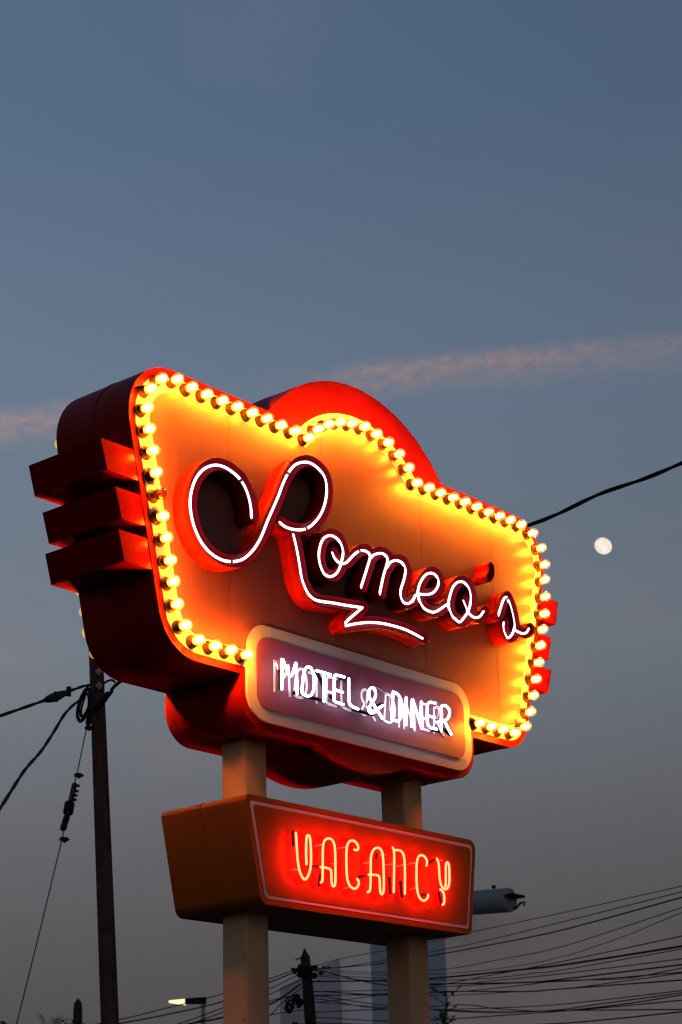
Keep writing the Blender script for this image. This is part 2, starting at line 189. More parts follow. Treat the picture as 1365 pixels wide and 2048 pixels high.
def contours(lines, r, h=.004):
    """Closed outlines of everything closer than r to the given (x, z) lines."""
    seg = np.array([(a[0], a[1], b[0], b[1]) for l in lines for a, b in zip(l, l[1:])])
    x0, x1 = min(seg[:, 0].min(), seg[:, 2].min())-r-3*h, max(seg[:, 0].max(), seg[:, 2].max())+r+3*h
    z0, z1 = min(seg[:, 1].min(), seg[:, 3].min())-r-3*h, max(seg[:, 1].max(), seg[:, 3].max())+r+3*h
    X = np.arange(x0, x1, h); Zs = np.arange(z0, z1, h)
    GX, GZ = np.meshgrid(X, Zs, indexing='ij'); D2 = np.full(GX.shape, 9.)
    for ax, az, bx, bz in seg:
        dx, dz = bx-ax, bz-az; L = dx*dx+dz*dz+1e-12
        i0, i1 = np.searchsorted(X, [min(ax, bx)-r-2*h, max(ax, bx)+r+2*h]); j0, j1 = np.searchsorted(Zs, [min(az, bz)-r-2*h, max(az, bz)+r+2*h])
        gx, gz = GX[i0:i1, j0:j1], GZ[i0:i1, j0:j1]
        t = np.clip(((gx-ax)*dx+(gz-az)*dz)/L, 0, 1)
        D2[i0:i1, j0:j1] = np.minimum(D2[i0:i1, j0:j1], (gx-ax-t*dx)**2+(gz-az-t*dz)**2)
    F = np.minimum(np.sqrt(D2), r+2*h) - r
    ins = F < 0
    c = ins[:-1, :-1].astype(int) + 2*ins[1:, :-1] + 4*ins[1:, 1:] + 8*ins[:-1, 1:]
    pts = {}; nxt = {}
    def e(i, j, k):
        a, b = [((i, j), (i+1, j)), ((i+1, j), (i+1, j+1)), ((i, j+1), (i+1, j+1)), ((i, j), (i, j+1))][k]
        key = (a, b)
        if key not in pts:
            t = F[a]/(F[a]-F[b]); pts[key] = (X[a[0]]+(X[b[0]]-X[a[0]])*t, Zs[a[1]]+(Zs[b[1]]-Zs[a[1]])*t)
        return key
    T = {1: [(3, 0)], 2: [(0, 1)], 3: [(3, 1)], 4: [(1, 2)], 5: [(3, 0), (1, 2)], 6: [(0, 2)], 7: [(3, 2)], 8: [(2, 3)], 9: [(2, 0)], 10: [(2, 3), (0, 1)], 11: [(2, 1)], 12: [(1, 3)], 13: [(1, 0)], 14: [(0, 3)]}
    for i, j in zip(*np.nonzero((c > 0) & (c < 15))):
        for a, b in T[int(c[i, j])]: nxt[e(i, j, a)] = e(i, j, b)
    loops = []
    while nxt:
        k, v = nxt.popitem(); l = [k]
        while v != k and v in nxt: l.append(v); v = nxt.pop(v)
        P = [pts[q] for q in l]; Q = [P[0]]
        for p in P[1:]:
            if math.hypot(p[0]-Q[-1][0], p[1]-Q[-1][1]) > .7*h: Q.append(p)
        if len(Q) > 5: loops.append([(float(a), float(b)) for a, b in Q])
    return loops

def inset(V, d):
    """Offset a polygon (counter-clockwise x, z) inwards; d is one distance or one per edge."""
    n = len(V); d = d if hasattr(d, '__len__') else [d]*n; L = []
    for i in range(n):
        (ax, az), (bx, bz) = V[i], V[(i+1) % n]; l = math.hypot(bx-ax, bz-az); nx, nz = -(bz-az)/l, (bx-ax)/l
        L.append((ax+nx*d[i], az+nz*d[i], bx-ax, bz-az))
    out = []
    for i in range(n):
        ax, az, ux, uz = L[i-1]; bx, bz, wx, wz = L[i]
        t = ((bx-ax)*wz-(bz-az)*wx)/(ux*wz-uz*wx); out.append((ax+ux*t, az+uz*t))
    return out

def rpoly(V, R, n=12):
    """Polygon with rounded corners."""
    m = len(V); R = R if hasattr(R, '__len__') else [R]*m; out = []
    for i in range(m):
        p = Vector(V[i]); a = (Vector(V[i-1])-p).normalized(); b = (Vector(V[(i+1) % m])-p).normalized()
        if R[i] <= 0: out.append(tuple(p)); continue
        half = a.angle(b)/2; t = R[i]/math.tan(half); c = p + (a+b).normalized()*(R[i]/math.sin(half))
        s = p+a*t-c; q = p+b*t-c; tot = s.angle_signed(q)
        for k in range(n+1):
            an = -tot*k/n; out.append((c.x+s.x*math.cos(an)-s.y*math.sin(an), c.y+s.x*math.sin(an)+s.y*math.cos(an)))
    return out

def star_union(shapes, c, n=900):
    """Outline of the union of convex outlines, walked round the point c."""
    ang = set(2*PI*k/n for k in range(n))
    for S in shapes:
        for p in S: ang.add(math.atan2(p[1]-c[1], p[0]-c[0]) % (2*PI))
    def reach(a):
        dx, dz = math.cos(a), math.sin(a); best = 0
        for S in shapes:
            for (ax, az), (bx, bz) in zip(S, S[1:]+S[:1]):
                ex, ez = bx-ax, bz-az; den = dx*ez-dz*ex
                if abs(den) < 1e-12: continue
                t = ((ax-c[0])*ez-(az-c[1])*ex)/den; u = ((ax-c[0])*dz-(az-c[1])*dx)/den
                if t > best and -1e-9 <= u <= 1+1e-9: best = t
        return best
    out = []
    for a in sorted(ang):
        t = reach(a); p = (c[0]+t*math.cos(a), c[1]+t*math.sin(a))
        if not out or math.hypot(p[0]-out[-1][0], p[1]-out[-1][1]) > .0015: out.append(p)
    return out

def circle(x, z, r, n=96): return [(x+r*math.cos(2*PI*k/n), z+r*math.sin(2*PI*k/n)) for k in range(n)]

# ------------------------------------------------------------------ materials
def lin(r, g, b): return tuple((c/255/12.92 if c/255 <= .04045 else ((c/255+.055)/1.055)**2.4) for c in (r, g, b)) + (1,)

def paint(name, col, rough=.5, coat=0., metal=0., wear=.12, streak=0., dirt=(.05, .035, .025), bump=.0, scale=3., coat_rough=.08, spots=0., spec=.07, tint=None):
    m = bpy.data.materials.new(name); m.use_nodes = True; nt = m.node_tree; N = nt.nodes; Lk = nt.links
    b = N['Principled BSDF']; b.inputs['Roughness'].default_value = rough; b.inputs['Metallic'].default_value = metal
    b.inputs['Coat Weight'].default_value = coat*.15; b.inputs['Specular IOR Level'].default_value = spec; b.inputs['Coat Roughness'].default_value = coat_rough
    tc = N.new('ShaderNodeTexCoord')
    if tint: b.inputs['Specular Tint'].default_value = tuple(tint)+(1,)
    def noise(sx, sy, sz, scale, det=5, rgh=.6):
        mp = N.new('ShaderNodeMapping'); mp.inputs['Scale'].default_value = (sx, sy, sz); Lk.new(tc.outputs['Object'], mp.inputs['Vector'])
        t = N.new('ShaderNodeTexNoise'); t.inputs['Scale'].default_value = scale; t.inputs['Detail'].default_value = det; t.inputs['Roughness'].default_value = rgh
        Lk.new(mp.outputs['Vector'], t.inputs['Vector']); return t
    def rng(src, a, b_, lo, hi):
        r = N.new('ShaderNodeMapRange'); r.inputs['From Min'].default_value = a; r.inputs['From Max'].default_value = b_
        r.inputs['To Min'].default_value = lo; r.inputs['To Max'].default_value = hi; Lk.new(src, r.inputs['Value']); return r.outputs['Result']
    def mix(fac, a, b_):
        x = N.new('ShaderNodeMix'); x.data_type = 'RGBA'; Lk.new(fac, x.inputs[0])
        if isinstance(a, tuple): x.inputs[6].default_value = a
        else: Lk.new(a, x.inputs[6])
        x.inputs[7].default_value = b_; return x.outputs[2]
    c4 = tuple(col)[:3] + (1,)
    out = mix(rng(noise(1, 1, 1, scale).outputs['Fac'], .35, .75, 0, wear), c4, tuple(dirt)+(1,))
    if streak: out = mix(rng(noise(14, 14, .7, 2.2).outputs['Fac'], .45, .8, 0, streak), out, tuple(dirt)+(1,))
    if spots: out = mix(rng(noise(1, 1, .6, 38, 2).outputs['Fac'], .71, .76, 0, spots), out, (.05, .018, .008, 1))
    Lk.new(out, b.inputs['Base Color'])
    if bump:
        bp = N.new('ShaderNodeBump'); bp.inputs['Strength'].default_value = bump; bp.inputs['Distance'].default_value = .01
        Lk.new(noise(1, 1, 1, scale*4).outputs['Fac'], bp.inputs['Height']); Lk.new(bp.outputs['Normal'], b.inputs['Normal'])
    return m

def glow(name, col, strength):
    m = bpy.data.materials.new(name); m.use_nodes = True; nt = m.node_tree; nt.nodes.clear()
    o = nt.nodes.new('ShaderNodeOutputMaterial'); e = nt.nodes.new('ShaderNodeEmission')
    e.inputs['Color'].default_value = tuple(col)+(1,); e.inputs['Strength'].default_value = strength
    nt.links.new(e.outputs[0], o.inputs[0]); return m

def clear_glass(name, tint, gloss=.07, halo=0):
    m = bpy.data.materials.new(name); m.use_nodes = True; nt = m.node_tree; nt.nodes.clear()
    o = nt.nodes.new('ShaderNodeOutputMaterial'); t = nt.nodes.new('ShaderNodeBsdfTransparent'); g = nt.nodes.new('ShaderNodeBsdfGlossy'); x = nt.nodes.new('ShaderNodeMixShader')
    t.inputs['Color'].default_value = tuple(tint)+(1,); g.inputs['Roughness'].default_value = .05; x.inputs[0].default_value = gloss
    nt.links.new(t.outputs[0], x.inputs[1]); nt.links.new(g.outputs[0], x.inputs[2])
    if halo:      # the lit glass scatters a little of the filament's light
        e = nt.nodes.new('ShaderNodeEmission'); e.inputs['Color'].default_value = (1., .50, .13, 1); e.inputs['Strength'].default_value = halo
        a = nt.nodes.new('ShaderNodeAddShader'); nt.links.new(x.outputs[0], a.inputs[0]); nt.links.new(e.outputs[0], a.inputs[1]); nt.links.new(a.outputs[0], o.inputs[0])
    else: nt.links.new(x.outputs[0], o.inputs[0])
    return m

RED = paint('red_paint', (.17, .003, .001), .45, tint=(1, .05, .02), coat=0, wear=.25, dirt=(.05, .003, .003), bump=.06, scale=2.5)
FINRED = paint('red_fin_paint', (.14, .0015, .001), .24, tint=(1, .12, .03), coat=0, wear=.2, dirt=(.07, .003, .002), bump=.12, scale=9, spec=.05)
CREAM = paint('cream_band_paint', (.52, .47, .40), .55, wear=.12, dirt=(.35, .25, .13))
PANEL = paint('orange_panel_paint', (.158, .049, .044), .42, spec=.22, tint=(1, .85, .6), wear=.25, streak=.4, dirt=(.09, .035, .03), scale=2.)
BORDER = paint('cream_border_paint', (.33, .33, .34), .5, wear=.1, dirt=(.4, .33, .26))
MAUVE = paint('mauve_plate_paint', (.20, .056, .11), .45, spec=.15, coat=.25, wear=.18, dirt=(.08, .02, .045), streak=.2)
MAROON = paint('maroon_channel_paint', (.38, .004, .012), .4, coat=.3, wear=.3, dirt=(.08, .01, .015))
RETURN = paint('red_letter_return_paint', (.24, .004, .002), .4, tint=(1, .1, .05), coat=0, wear=.12, dirt=(.25, .01, .01))
POSTM = paint('beige_post_paint', (.42, .27, .16), .6, wear=.3, streak=.25, dirt=(.25, .17, .11), bump=.12, spots=.8)
VBOX = paint('shaded_amber_paint', (.145, .046, .003), .45, coat=.2, wear=.25, dirt=(.06, .016, .003), bump=.1, scale=2.)  # darker copy of the face amber; weaker light on the sides painted in
VFACE = paint('amber_face_paint', (.21, .066, .002), .45, coat=.35, wear=.15, dirt=(.2, .06, .01), coat_rough=.12)
PINK = paint('pale_stripe_paint', (.68, .40, .42), .5, wear=.1, dirt=(.5, .3, .28))
VPAINT = paint('red_letter_paint', (.26, .018, .008), .4, coat=.5, wear=.1, dirt=(.3, .03, .02), coat_rough=.1)
WPAINT = paint('white_letter_paint', (.62, .67, .70), .4, coat=.3, wear=.1, dirt=(.5, .5, .48))
SOCKET = paint('brown_socket', (.040, .016, .006), .45, coat=.4, wear=.3, dirt=(.02, .01, .005))
BLACK = paint('black_rubber', (.006, .006, .007), .6, wear=.3, dirt=(.03, .028, .025))
CLIPM = paint('clear_standoff', (.5, .45, .4), .25, wear=.1)
COPPER = paint('orange_lead', (.55, .15, .04), .5)
FARWIRE = paint('grey_line', (.035, .036, .04), .7)  # lighter grey than the black lines
GREY = paint('galvanised_grey', (.16, .16, .16), .45, metal=.5)
WOOD = paint('weathered_pole_wood', (.060, .047, .036), .9, wear=.7, streak=.75, dirt=(.012, .009, .007), bump=.5, scale=5)
CONCRETE = paint('dark_pole', (.026, .025, .025), .9, wear=.4, dirt=(.03, .028, .026))
BULB = glow('hot_filament_glow', (1., .275, .015), BULB_L)
BULB_DIM = glow('cooler_filament_glow', (1., .27, .02), BULB_L*.55)
WHITE = glow('white_neon', (.86, .94, 1.), WHITE_L)
WHITE2 = glow('white_plate_neon', (.86, .88, 1.), WHITE2_L)
REDN = glow('red_neon', (1., .0098, .0036), RED_L)
GLASS = clear_glass('bulb_glass', (1., .90, .70), .07, .28)
AMBER = clear_glass('unlit_bulb_glass', (.72, .42, .16), .12)

# ------------------------------------------------------------------ the motel sign
sign = thing('motel_sign', "big red and orange neon motel sign edged with glowing bulbs on two beige posts", 'sign', (0, .25, 0))
DEP = .50
body = [(-1.401, 4.037), (1.394, 4.035), (1.778, 5.447), (-1.721, 5.449)]          # counter-clockwise from lower left
body_r = [.25, .22, .27, .28]
rbody = rpoly(body, body_r)
plate_red = rpoly([(-.911, 3.789), (.911, 3.789), (.911, 4.5), (-.911, 4.5)], [.165, .165, 0, 0])
outline = star_union([rbody, circle(.025, 4.907, .894), circle(.0, 4.497, .79), plate_red], (0, 4.45))
cab = MB().prism([outline], 0, DEP).build('cabinet', RED, sign, smooth=30)
cx_, cz_ = 0, 4.5
big = [(x + (.002 if x > 0 else -.002), z + (.002 if z > 4.5 else -.002)) for x, z in outline]
MB().prism([big], .243, .257).build('seam', RED, sign, smooth=30)

ins_b = [.037, .030, .040, .036]
band_body = rpoly(inset(body, ins_b), [.215, .19, .235, .245])
band = star_union([band_body, circle(.010, 4.9686, .653)], (0, 4.7))
MB().prism([band], -.004, 0).build('bulb_band', CREAM, sign)
MB().prism([band], DEP, DEP+.004).build('bulb_band', CREAM, sign)
ins_p = [.121, .098, .122, .130]
pan_body = rpoly(inset(body, ins_p), [.15, .12, .16, .16])
pan = star_union([pan_body, circle(.005, 4.9773, .545)], (0, 4.7))
panel = MB().prism([pan], -.008, 0).build('face_panel', PANEL, sign)
SEAM = paint('panel_joint', (.13, .042, .032), .6)
for xs, zt, zb in [(-.99, 5.31, 4.17), (-.30, 5.42, 4.32), (.52, 5.30, 4.32), (1.17, 5.31, 4.17)]:
    MB().box(xs-.0012, xs+.0012, -.0085, -.007, zb, zt).build('panel_joint', SEAM, panel)
pb = [(-.877, 3.829), (.881, 3.829), (.881, 4.305), (-.877, 4.305)]
plate = MB().prism([rpoly(pb, .135)], -.012, 0).build('name_plate', BORDER, sign)
MB().prism([rpoly(inset(pb, .063), .075)], -.016, -.011).build('plate_face', MAUVE, plate)

# side fins (hollow-looking red boxes, tapered like the cabinet side)
for zt, zb, xt, xb, it, ib in [(4.968, 4.824, -1.8174, -1.7736, -1.50, -1.47), (4.757, 4.6135, -1.7242, -1.6794, -1.46, -1.42), (4.558, 4.415, -1.7005, -1.6588, -1.41, -1.38)]:
    MB().prism([[(xb, zb), (ib, zb), (it, zt), (xt, zt)]], .004, DEP-.002).build('fin', FINRED, sign)
for zt, zb, xt, xb, it, ib in [(5.006, 4.86, 1.8337, 1.798, 1.55, 1.50), (4.767, 4.625, 1.7406, 1.695, 1.50, 1.45), (4.567, 4.424, 1.7183, 1.67, 1.42, 1.4)]:
    MB().prism([[(ib, zb), (xb, zb), (xt, zt), (it, zt)]], .004, DEP-.002).build('fin', FINRED, sign)

# posts
def post(x0, x1):
    y0 = .25-(x1-x0)/2; s = rpoly([(x0, y0), (x1, y0), (x1, y0+x1-x0), (x0, y0+x1-x0)], .014, 5)
    n = len(s); mb = MB()
    vs = [(x, y, z) for z in (0.02, 4.3) for x, y in s]
    mb.add(vs, [tuple(range(n))[::-1], tuple(range(n, 2*n))] + [(i, (i+1) % n, n+(i+1) % n, n+i) for i in range(n)])
    p = mb.build('post', POSTM, sign)
    b = MB().box(x0-.1, x1+.1, y0-.1, y0+x1-x0+.1, 0, .018)
    for sx in (x0-.06, x1+.06):
        for sy in (y0-.06, y0+x1-x0+.06): b.lathe([(0, .018), (.03, .018), (.03, .01), (.045, .01)], (sx, sy, .018), (0, 0, 1), 6)
    b.build('base_plate', GREY, p)
post(-.702, -.544); post(.509, .668)
# thin lead sagging under the cabinet
MB().tube(catmull([(-.42, .12, 3.80), (-.3, .06, 3.745), (-.05, .03, 3.69), (.25, .03, 3.70), (.5, .05, 3.77)], 6), .006, 6).build('wire', BLACK, sign)

# bulbs
def bulb_parts():
    gc, gr = .059, .0290
    prof = [(.026, .014), (.031, .016)]
    prof += [(gc+gr*math.sin(a), gr*math.cos(a)) for a in [math.radians(d) for d in range(-55, 91, 12)]] + [(gc+gr, .0)]
    g = MB().lathe(prof, (0, 0, 0), (0, -1, 0), 20)
    so = MB().lathe([(0, .0325), (.007, .0325), (.009, .029), (.012, .026), (.018, .0265), (.019, .024), (.024, .024), (.026, .0255), (.033, .0235), (.034, .017)], (0, 0, 0), (0, -1, 0), 20)
    co = MB().lathe([(.028, .009)] + [(.0480+.0150*math.sin(a), .0130*math.cos(a)) for a in [math.radians(d) for d in range(-60, 91, 15)]], (0, 0, 0), (0, -1, 0), 16)
    return g, so, co
g, so, co = bulb_parts()
def first_bulb(mat_g, mat_c, loc):
    r = g.build('bulb', mat_g, None, origin=(0, 0, 0), smooth=60); r.parent = sign
    a = so.build('socket', SOCKET, None, origin=(0, 0, 0), smooth=40); a.parent = r
    b = co.build('filament', mat_c, None, origin=(0, 0, 0), smooth=60); b.parent = r
    r.location = Vector(loc)-WORLD[sign.name]
    return r
def copy_bulb(src, loc, back=False):
    r = src.copy(); COL.objects.link(r); r.location = Vector(loc)-WORLD[sign.name]
    r.rotation_euler = (random.gauss(0, .035), random.uniform(-PI, PI), random.gauss(0, .035) + (PI if back else 0))
    for ch in src.children:
        c = ch.copy(); COL.objects.link(c); c.parent = r
    return r
lit = None
OUT_L = [(-1.494, 5.347), (-1.568, 5.272), (-1.587, 5.169), (-1.571, 5.068), (-1.548, 4.967), (-1.525, 4.866), None, (-1.479, 4.664), (-1.456, 4.562), (-1.433, 4.461), (-1.410, 4.361), (-1.385, 4.261), (-1.335, 4.170), (-1.246, 4.119), (-1.140, 4.113), (-1.032, 4.115), (-.926, 4.115)]
OUT_T = [(-1.388, 5.378)] + [(-1.291+.1053*k, 5.367) for k in range(8)] + [(-.446, 5.361), (-.371, 5.430), (-.287, 5.484), (-.193, 5.525), (-.095, 5.549), (.008, 5.560), (.108, 5.549), (.204, 5.526), (.295, 5.486), (.374, 5.428), (.444, 5.362)]
OUT_T += [(.547+.1096*k, 5.362+.0012*k) for k in range(9)] + [(1.530, 5.347), (1.606, 5.275), (1.629, 5.178), (1.625, 5.078), (1.613, 4.977), (1.596, 4.871), (1.571, 4.771), (1.538, 4.666), (1.502, 4.561), (1.467, 4.457), (1.431, 4.353), (1.392, 4.251), (1.3345, 4.160), (1.230, 4.106), (1.122, 4.101), (1.015, 4.102), (.906, 4.103)]
for p in OUT_L + OUT_T:
    if p is None: continue
    if lit is None:
        lit = first_bulb(GLASS, BULB, (p[0], -.004, p[1])); dim = None
    elif random.random() < .14:
        if dim is None: dim = first_bulb(GLASS, BULB_DIM, (p[0], -.004, p[1]))
        else: copy_bulb(dim, (p[0], -.004, p[1]))
    else: copy_bulb(lit, (p[0], -.004, p[1]))
FIL = paint('dead_filament', (.30, .13, .03), .4)
dead = first_bulb(AMBER, FIL, (-1.501, -.004, 4.765))
dead['label'] = 'unlit amber bulb'
for p in OUT_L[1:]:
    if p: copy_bulb(lit, (p[0]+.022, DEP+.004, p[1]), True)

# raised channel letters with a tube inside
def channel(name, strokes, tube=True, r=.033, joints=(.08, .42, .66, .93)):
    L = [catmull([(x, z, 0) for x, z in s], 6) for s in strokes]
    flat = [[(p.x, p.y) for p in l] for l in L]
    walls = contours(flat, r-.002); fl = contours(flat, r-.004)
    mb = MB()
    for l in walls:
        n = len(l); vs = [(x, y, z) for y in (-.108, -.008) for x, z in l]
        mb.add(vs, [(i, (i+1) % n, n+(i+1) % n, n+i) for i in range(n)])
    o = mb.build(name, RETURN, sign, smooth=50)
    o.data.materials.append(MAROON)
    so_ = o.modifiers.new('thickness', 'SOLIDIFY'); so_.thickness = .004; so_.offset = 0
    so_.use_rim = True
    lining = MB()
    for l in contours(flat, r-.0046):
        n = len(l); vs = [(x, y, z) for y in (-.1075, -.054) for x, z in l]
        lining.add(vs, [(i, (i+1) % n, n+(i+1) % n, n+i) for i in range(n)])
    lining.build('channel_lining', MAROON, o, smooth=50)
    f = MB().prism(fl, -.056, -.052).build('channel_floor', MAROON, o)
    if tube:
        t = MB()
        for l in L: t.tube([(p.x, -.090, p.y) for p in l], .0069, 10)
        t.build('neon_tube', WHITE, o, smooth=60)
        for q in joints:
            k = int(q*(len(L[0])-2)); a, b = L[0][k], L[0][k+1]; d = (b-a).normalized()*.007
            MB().tube([(a.x-d.x, -.090, a.y-d.y), (a.x+d.x, -.090, a.y+d.y)], .0090, 8, cap=False).tube([(a.x, -.090, a.y), (a.x, -.056, a.y)], .0035, 6).build('tube_support', CLIPM, o)
    return o
channel('capital_letter', CAPITAL); channel('script_letters', LOWER, joints=(.5,)); channel('last_letter', ESS, joints=(.3,)); channel('apostrophe', APOS, False, .026)

# bare tube lettering on the name plate
def neon_letters(parent, strokes, groups, yt, r, mat, yp, rp, pmat, h=.004):
    for gset in groups:
        S = [chaikin([(x, z, 0) for x, z in strokes[i]], 2) for i in gset]
        t = MB()
        for l in S: t.tube([(p.x, yt, p.y) for p in dense(l, .02)], r, 10)
        o = t.build('neon_letter', mat, parent, smooth=60)
        MB().prism(contours([[(p.x, p.y) for p in l] for l in S], rp, h), yp-.002, yp).build('painted_letter', pmat, o)
def bits(name, parent, lines, y, r, mat):
    for l in lines:
        MB().tube([(p.x, y, p.y) for p in chaikin([(x, z, 0) for x, z in l], 2)], r, 8).build(name, mat, parent, smooth=50)
neon_letters(sign, MOTEL, [(0, 1, 2), (3,), (4, 5), (6, 7), (8,), (9,), (10,), (11,), (12, 13, 14), (15, 16), (17, 18, 19)], -.066, .0065, WHITE2, -.016, .0070, WPAINT, .003)
bits('electrode', sign, MOTEL_DARK, -.052, .0095, BLACK)
bits('lead_wire', sign, MOTEL_WIRE[:1], -.050, .003, COPPER)
bits('lead_wire', sign, MOTEL_WIRE[1:], -.050, .003, CLIPM)

# ------------------------------------------------------------------ the vacancy box
vac = thing('vacancy_sign', 'amber box sign with glowing red tube lettering and pale pink outline hung between the posts', 'sign', (-.02, .26, 2.968))
YV, YB = -.03, .515
vb = [(-.816, 2.967), (.770, 2.969), (.849, 3.464), (-.926, 3.462)]
vr = [.05, .032, .048, .03]
MB().prism([rpoly(vb, vr, 8)], YV, YB).build('cabinet', VBOX, vac, smooth=30)
MB().prism([[(x*1.002, z) for x, z in rpoly(inset(vb, -.0015), vr, 8)]], .255, .260).build('seam', paint('seam_dark', (.12, .05, .01), .7), vac, smooth=30)
MB().prism([rpoly(inset(vb, .0008), vr, 8)], YV-.0015, YV).build('face_edge', VFACE, vac)  # lighter amber sheet, so only the box sides carry the painted shade
MB().prism([rpoly(inset(vb, .029), [.03, .012, .026, .012], 6)], YV-.003, YV).build('outline_stripe', PINK, vac)
MB().prism([rpoly(inset(vb, .0455), [.022, .008, .024, .014], 6)], YV-.006, YV).build('face', VFACE, vac)
neon_letters(vac, VAC, [(0,), (1,), (2,), (3,), (4, 5), (6,), (7, 8)], -.085, .0056, REDN, YV-.006, .021, VPAINT)
bits('electrode', vac, VAC_DARK, -.065, .008, BLACK)
bits('standoff', vac, VAC_STAND, -.070, .003, CLIPM)

back = [[(-x-.04, z) for x, z in l] for l in VAC]
for gset in [(0,), (1,), (2,), (3,), (4, 5), (6,), (7, 8)]:
    t = MB()
    for i in gset: t.tube([(p.x, .570, p.y) for p in chaikin([(x, z, 0) for x, z in back[i]], 2)], .0056, 8)
    t.build('neon_letter', REDN, vac, smooth=60)
MB().prism([rpoly(inset(vb, .0455), [.022, .008, .024, .014], 6)], YB, YB+.006).build('face', VFACE, vac)

# ------------------------------------------------------------------ near utility pole, its cables and stay
pt_, pbm = Vector(POLE[0]), Vector(POLE[1])
ax = (pt_-pbm).normalized(); foot = pbm - ax*(pbm.z/ax.z); top = pt_ + ax*.55
pole = thing('utility_pole', 'dark wooden utility pole leaning behind the left end of the motel sign', 'utility pole', foot)
hgt = (top-foot).length
MB().lathe([(0, .112), (hgt*.5, .101), (hgt-.04, .083), (hgt, .06)], foot, ax, 20).build('shaft', WOOD, pole)
MB().tube(catmull(STRAP, 4), .034, 8).build('strap', BLACK, pole)
for q in PLATES: MB().lathe([(-.02, .045), (.0, .045), (.004, .016), (.03, .016)], q, (-.7, -.7, 0), 4).build('bolt_plate', paint('plate_zinc', (.3, .29, .27), .6), pole)
MB().tube(catmull(HOOK, 4), .014, 6).build('bracket', BLACK, pole)

def twisted(pts, r, hr, pitch, n=8, strands=2):
    P = dense(catmull(pts, 8), .06); mb = MB()
    for s in range(strands):
        acc = 0; Q = []
        for i, p in enumerate(P):
            if i: acc += (p-P[i-1]).length
            t = (P[min(i+1, len(P)-1)]-P[max(i-1, 0)]).normalized(); u = t.cross(Vector((0, 0, 1))).normalized(); w = u.cross(t)
            a = 2*PI*(acc/pitch + s/strands + .06*math.sin(acc*1.7)); Q.append(p + (u*math.cos(a)+w*math.sin(a))*hr)
        mb.tube(Q, r, 8)
    return mb
twist = [('left', CABLE_L1, 'thick black twisted cable with a fat splice running to the left edge', .010), ('left', CABLE_L2, 'black twisted cable sagging steeply down left from the wooden pole', .010), ('right', CABLE_R, 'black twisted cable rising to the right edge above the moon', .0115)]
for side, P, lab, r in twist:
    o = twisted(P, r*1.35, r*.5, 1.05).build('overhead_cable', BLACK, None, origin=P[0], smooth=60)
    tag(o, lab, 'cable', 'twisted black service cables')
    if P is CABLE_L1:
        S = catmull(SPLICE, 6); m = len(S)
        MB().tube(S, [.020+.032*math.sin(PI*min(1, (i+1)/m)) for i in range(m)], 10).build('splice', BLACK, o)
        for q in SPLICE[1:]:
            MB().box(q[0]-.02, q[0]+.02, q[1]-.02, q[1]+.02, q[2]-.055, q[2]+.055).build('clamp', BLACK, o)
coil = MB()
for l in COILS: coil.tube(catmull(l, 6), .0125, 7)
tag(coil.build('cable_coil', BLACK, None, origin=COILS[0][0], smooth=60), 'coil of spare black cable hanging on the left side of the wooden pole', 'cable coil')
guy = thing('guy_wire', 'thin stay wire slanting down left from the wooden pole through dark insulators', 'stay wire', GUY[-1])
MB().tube([Vector(p) for p in GUY], .0075, 6).build('wire', GREY, guy)
for i, (a, b) in enumerate(GUYBITS):
    a, b = Vector(a), Vector(b); l = (b-a).length; r = [.030, .058, .036][i]
    prof = [(0, .008), (.01, r*.8), (l*.1, r), (l*.48, r), (l*.5, r*(.9 if i != 1 else .7)), (l*.52, r), (l*.9, r), (l-.01, r*.8), (l, .008)]
    mb = MB().lathe(prof, a, b-a, 12)
    if i == 0:
        for k in (.12, .42, .66, .9):
            c = a+(b-a)*k; mb.box(c.x, c.x+.05, c.y-.04, c.y, c.z-.012, c.z+.012)
    mb.build('insulator', BLACK, guy)
for q in GUYCLIPS:
    q = Vector(q); MB().box(q.x-.022, q.x+.045, q.y-.045, q.y+.02, q.z-.018, q.z+.022).tube([q+Vector((.01, -.02, -.03)), q+Vector((.05, -.05, .0))], .01, 6).build('clip', BLACK, guy)

# ------------------------------------------------------------------ far pole and its lines
p0, p1 = Vector(POLE2[0]), Vector(POLE2[1])
ax2 = (p0-p1).normalized(); f2 = p1 - ax2*(p1.z/ax2.z)
far = thing('utility_pole', 'distant pointed utility pole crowded with cables, between the two beige posts', 'utility pole', f2)
h2 = (p0-f2).length
MB().lathe([(0, .20), (h2-1.2, .155), (h2-.12, .13), (h2-.02, .07), (h2+.12, .012)], f2, ax2, 14).build('shaft', CONCRETE, far)
R_ = Vector((.649, -.760, 0)).normalized(); V_ = Vector((-.76, -.649, 0)).normalized()
def at2(u, dz, v=.16): return p0 + R_*u + V_*v + Vector((0, 0, dz))
MB().tube([at2(-.24, -.20), at2(-.02, -.16)], .022, 6).build('peg', BLACK, far)
mb = MB(); mb.tube([at2(-.30, -.50), at2(.30, -.42)], .06, 8); mb.tube([at2(-.15, -.62, .18), at2(.26, -.66, .18)], .085, 8); mb.tube([at2(-.12, -.42, .2), at2(.12, -.52, .2)], .09, 8); mb.build('crossarm', BLACK, far)
for u, dz, r in [(.52, -.44, .05), (.66, -.45, .045), (.44, -.60, .06), (.38, -.80, .04), (-.34, -.46, .05), (-.28, -.56, .05), (-.30, -1.95, .09), (-.16, -2.0, .10), (-.12, -2.2, .07), (.05, -1.9, .06)]:
    MB().lathe([(-r, r*.5), (-r*.5, r), (-r*.1, r*.6), (r*.2, r), (r, r*.4)], at2(u, dz), R_, 10).build('insulator', BLACK, far)
mb = MB()
